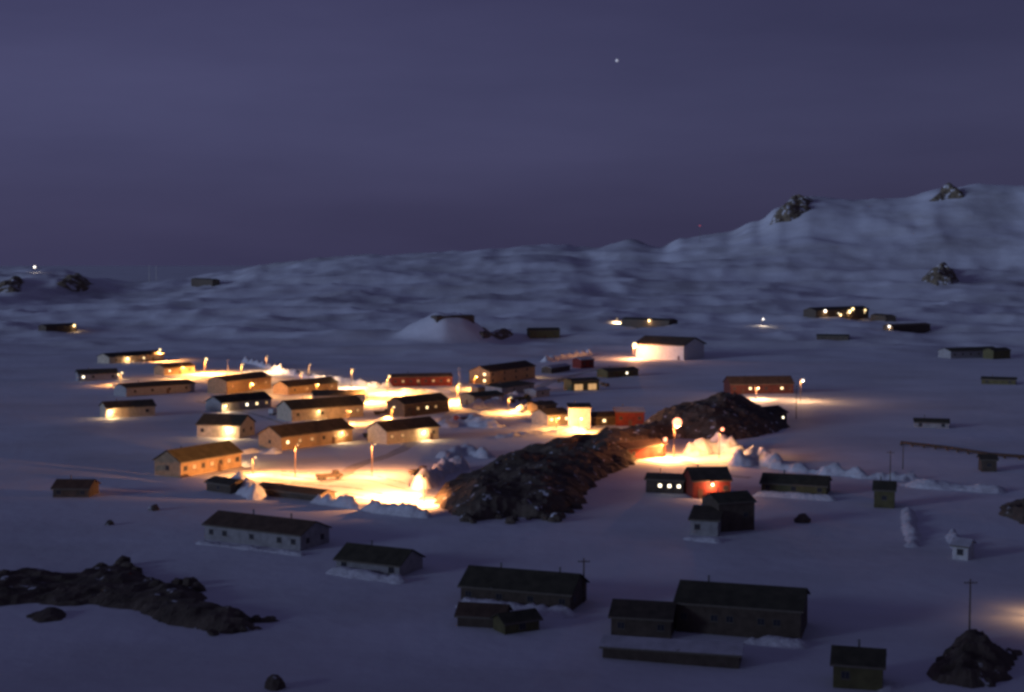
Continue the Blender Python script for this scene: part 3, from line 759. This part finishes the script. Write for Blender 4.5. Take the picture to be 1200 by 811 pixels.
building('warehouse', 'lower olive wing joined to the left of the dark warehouse', 'warehouse', (716, 744), (786, 749), 9, 3.2, 1.6, BROWN, ROOF, front='d.d', chim=())
building('shed', 'long low shed with a snow covered roof before the dark warehouse', 'shed', (706, 771), (866, 784), 6, 2.0, .8, BROWN, ROOFS, front='', chim=())
building('hut', 'plain dark olive hut standing alone near the jagged rock pile', 'hut', (976, 806), (1034, 810), 6, 3.6, 1.6, OLIVE, ROOF2, front='d.', chim=(.5,))
building('hut', 'small squarish olive hut behind the curved drift', 'hut', (1024, 595), (1048, 596), 6, 4.6, 1.6, OLIVE, ROOF2, front='d')
building('hut', 'small pale hut among ice rubble on the right slope', 'hut', (1116, 655), (1134, 657), 4, 3.0, 1.0, WHITE, ROOFS, front='d', chim=())
building('shed', 'small dark shed at the end of the pipeline', 'shed', (1150, 553), (1168, 553), 5, 3.6, 1.0, BROWN, ROOF, front='d', chim=())

def drift(label, px, hw, H, seed): return bank(label, px, hw, H, seed=seed, rs=8, rough=hw * .6, lump=.3, power=1.4)
drift('smooth drift along the wall of the long drifted barracks', ((545, 711), (600, 716), (664, 722)), 1.7, 1.6, 51)
drift('smooth drift against the low dark olive roofed house', ((392, 671), (430, 677), (470, 682)), 1.6, 1.3, 52)
drift('smooth drift under the pale wall of the dark roofed barracks', ((236, 637), (290, 643), (352, 651)), 1.2, .8, 53)
drift('smooth drift against the largest dark warehouse', ((880, 753), (940, 758)), 1.5, 1.3, 54)
drift('smooth drift against the long olive roofed shed', ((890, 581), (930, 583), (972, 586)), 1.8, 1.2, 55)
drift('smooth drift beside the plain dark olive hut', ((1036, 808), (1052, 804)), 1.4, 1.2, 56)
drift('smooth drift beside the low lean-to', ((806, 632), (840, 635)), 1.5, 1.0, 57)

# ================================================================== vehicles, pipeline
truck('dark flatbed truck out on the floodlit yard', 386, 562, 0.5, BROWN, 1.0)
truck('dark truck parked against the glowing snow heap', 491, 556, 0.9, BROWN, .9)
truck('olive truck standing between the two orange lit houses', 436, 512, 0.8, OLIVE, .9)
truck('pale van parked below the corner lamp house', 322, 486, 1.2, WHITE, .85, True)
truck('dark truck parked beside the blazing street corner', 448, 486, 0.3, BROWN, .9)
p = thing('pipeline', 'dark pipeline on low trestles crossing the eastern snow', 'pipeline', at(1056, 522))
pts = [at(1056, 522), at(1110, 528), at(1160, 536), at(1230, 541)]
mb = MB()
for a, b in zip(pts, pts[1:]):
    mb.cyl(a - pts[0] + Vector((0, 0, 1.0)), b - pts[0] + Vector((0, 0, 1.0)), 0.5, n=10)
mb.build('pipe', ROOF3, p)
for a, b in zip(pts, pts[1:]):
    for t in (0, .25, .5, .75):
        q = a.lerp(b, t); q.z = h(q.x, q.y); q -= pts[0]
        MB().box(q.x - .15, q.x + .15, q.y - .9, q.y + .9, q.z - .6, q.z + .45 + .1).build('trestle', WOOD, p)

# ================================================================== poles and masts
utility_pole('wooden utility pole at the end of the long drifted barracks', 684, 706, 8)
utility_pole('tall bare wooden pole above the jagged rock pile', 1136, 742, 9)
utility_pole('wooden utility pole beside the small olive hut', 1043, 566, 9)
utility_pole('wooden utility pole standing alone near the pipeline end', 1058, 550, 8)
utility_pole('wooden pole beside the red walled barracks corner', 933, 491, 13, arms=1)
utility_pole('pale pole rising from the blazing street corner', 538, 458, 11, PALEPOLE)
utility_pole('thin pole beside the small orange lit house', 267, 436, 7, PALEPOLE)
m_ = thing('radio_mast', 'twin radio masts on the far snow rise', 'mast', at(178, 330))
for x in (-4, 7):
    MB().cyl((x, 0, -2), (x, 0, 26), .7, .35, 6).build('mast', PALEPOLE, m_)
    for z in (8, 16, 24):
        MB().box(x - 1.6, x + 1.6, -.3, .3, z - .2, z + .2).build('crossarm', PALEPOLE, m_)
m_ = thing('beacon_mast', 'thin mast with a faint red beacon behind the ridge', 'mast', at(820, 284))
MB().cyl((0, 0, -2), (0, 0, 24), .35, .15, 6).build('mast', STEEL, m_)
MB().ball((0, 0, 25), 0.9, 8, 6).build('beacon', BULBR, m_, True)

# ================================================================== street lamps
def L_(label, px, py, H, watts, color=WARM, bulb=BULB, r=.45, base=None, **k):
    return street_lamp(label, px, py, H, watts, color, bulb, r, base=at(*base) if base else None, **k)
L_('lamp at the head of the western road beside the two lamp house', 186, 410, 7, 48600, bulb=BULB, r=.8)
L_('lamp between the white lit dark house and the long grey house', 141, 437, 6, 16200, r=.6)
L_('lamp beside the small orange lit house on the western road', 240, 421, 8, 81000, r=.8)
L_('lamp in the road before the small orange lit house', 0, 0, 6, 16200, r=.35, base=(213, 444), cone=None)
L_('lamp on the western road near the start of the ploughed bank', 283, 427, 8, 48600, r=.4)
L_('lamp before the orange lit house with a dark doorway', 0, 0, 6, 16200, r=.3, base=(294, 465.5), cone=None)
L_('lamp before the narrow orange lit house', 0, 0, 6, 12150, r=.35, base=(371, 466), cone=None)
L_('lamp before the orange end bay of the green roofed house', 0, 0, 5, 10800, r=.25, base=(408, 497), cone=None)
L_('lamp between the narrow house and the ploughed bank', 352, 437, 8, 27000, r=.3)
L_('added small lamp brightening the ploughed bank near its western end', 0, 0, 9, 26000, (1, .6, .3), r=.2, base=(312, 437))  # this lamp and the next two are added to brighten the bank
L_('added small lamp brightening the ploughed bank half way along', 0, 0, 9, 26000, (1, .6, .3), r=.2, base=(362, 448))
L_('added small lamp brightening the ploughed bank near the red barracks', 0, 0, 9, 26000, (1, .6, .3), r=.2, base=(412, 455))
L_('lamp at the end of the ploughed bank by the red barracks', 454, 441, 8, 81000, r=.6)
L_('lamp in the road below the end of the ploughed bank', 430, 450, 8, 54000, r=.4)
L_('lamp at the blazing street corner by the pale pole', 536, 450, 8, 148500, r=.5)
L_('lamp between the dark house and the yellow walled house', 459, 477, 6, 35100, r=.4)
L_('lamp lighting the yellow gable of the two storey barracks', 0, 0, 6, 18900, r=.3, base=(556, 456), cone=None)
L_('floodlight blazing on the hangar wall', 0, 0, 9, 34000, (1, .42, .17), r=1.8, light_r=.8, base=(742, 421), cone=None)
L_('lamp in the works yard by the box truck', 596, 466, 6, 29700, r=.3)
L_('lamp facing the brilliant pale yellow wall', 0, 0, 5, 18900, r=.3, base=(678, 507), cone=None)
L_('lamp before the wide low house next to the brilliant wall', 0, 0, 4, 12150, r=.25, base=(652, 503), cone=None)
L_('tall pink lamp in front of the rock knoll', 790, 495, 11, 18900, (1, .36, .15), BULBP, 1.8, cone=None)  # bulb is oversized: the lamp's glare is put into its shape
L_('lower pink lamp over the end of the red shed', 776, 515, 6, 32400, (1, .48, .14), BULBP, .8)
L_('lamp above the warm lit snow heap', 843, 503, 9, 10800, (1, .50, .16), BULBP, .7)
L_('lamp behind the rock knoll lighting the barracks door', 0, 0, 5, 12150, (1, .5, .25), BULBP, .3, base=(886, 468), cone=None)
L_('pale lamp at the corner pole of the red walled barracks', 0, 0, 9, 8000, (1, .55, .26), BULBW, .6, base=(938, 470), cone=None)
L_('lamp near the end of the long striped window house', 296, 536, 5, 12150, r=.25)
L_('lone lamp on the open snow beyond the hangar', 893, 374, 6, 1215, (1, .8, .6), BULBW, .9)
L_('lone lamp among rocks on the low skyline', 40, 313, 8, 675, (1, .8, .6), BULBW, 2.0)
L_('lamp beyond the knoll throwing a streak of light on snow', 722, 374, 3, 18900, (1, .66, .34), BULB, .5)
L_('lamp lighting the dark slope beside the jagged rock pile', 1222, 690, 5, 1500, (1, .55, .25), BULB, .3)
# hooded floodlight tucked behind the outcrop's tip
fp = at(497, 590)
fl = thing('floodlight', 'hooded floodlight behind the outcrop tip lighting the snow yard', 'floodlight', fp)
MB().cyl((0, 0, -.8), (0, 0, 7.2), .13, .1, 8).build('pole', WOOD, fl)
fh = MB().box(-.5, .25, -.45, .45, 7.0, 7.12).box(.13, .25, -.45, .45, 6.3, 7.0).box(-.5, .13, -.45, -.37, 6.3, 7.0).box(-.5, .13, .37, .45, 6.3, 7.0).build('lamp_hood', STEEL, fl)
MB().ball((-.1, 0, 6.65), .22, 10, 8).build('bulb', BULB, fh, True)
glow(fl, (-.75, 0, 6.6), 40000, (1, .40, .13), .35, spot=158, aim=(-.25, .1, -1))
glow(fl, (-.75, 0.2, 6.6), 150000, (1, .42, .14), .35, spot=76, aim=(-1, .75, -.45))
glow(fl, (-.6, 0.5, 6.6), 330000, (1, .42, .14), .35, spot=70, aim=(-.75, 1.1, -.36))
for px_, py_, lab_ in ((346, 559, 'added slim lamp widening the light on the west side of the floodlit yard'), (436, 558, 'added slim lamp widening the light at the back of the floodlit yard')):
    L_(lab_, 0, 0, 9, 24000, (1, .37, .12), r=.14, base=(px_, py_), cone=162)  # both lamps are added to spread the yard light wider

# a single bright star
st = MB().ball((0, 0, 0), 15, 8, 6).build('star', mat('star_light', (1, 1, 1), emit=(.9, .9, 1), emit_s=.28), None, True)
st.location = Vector((0, 0, CAM_Z)) + ray(723, 71) * 14000
tag(st, 'single faint bright star high in the dusk sky', 'star')
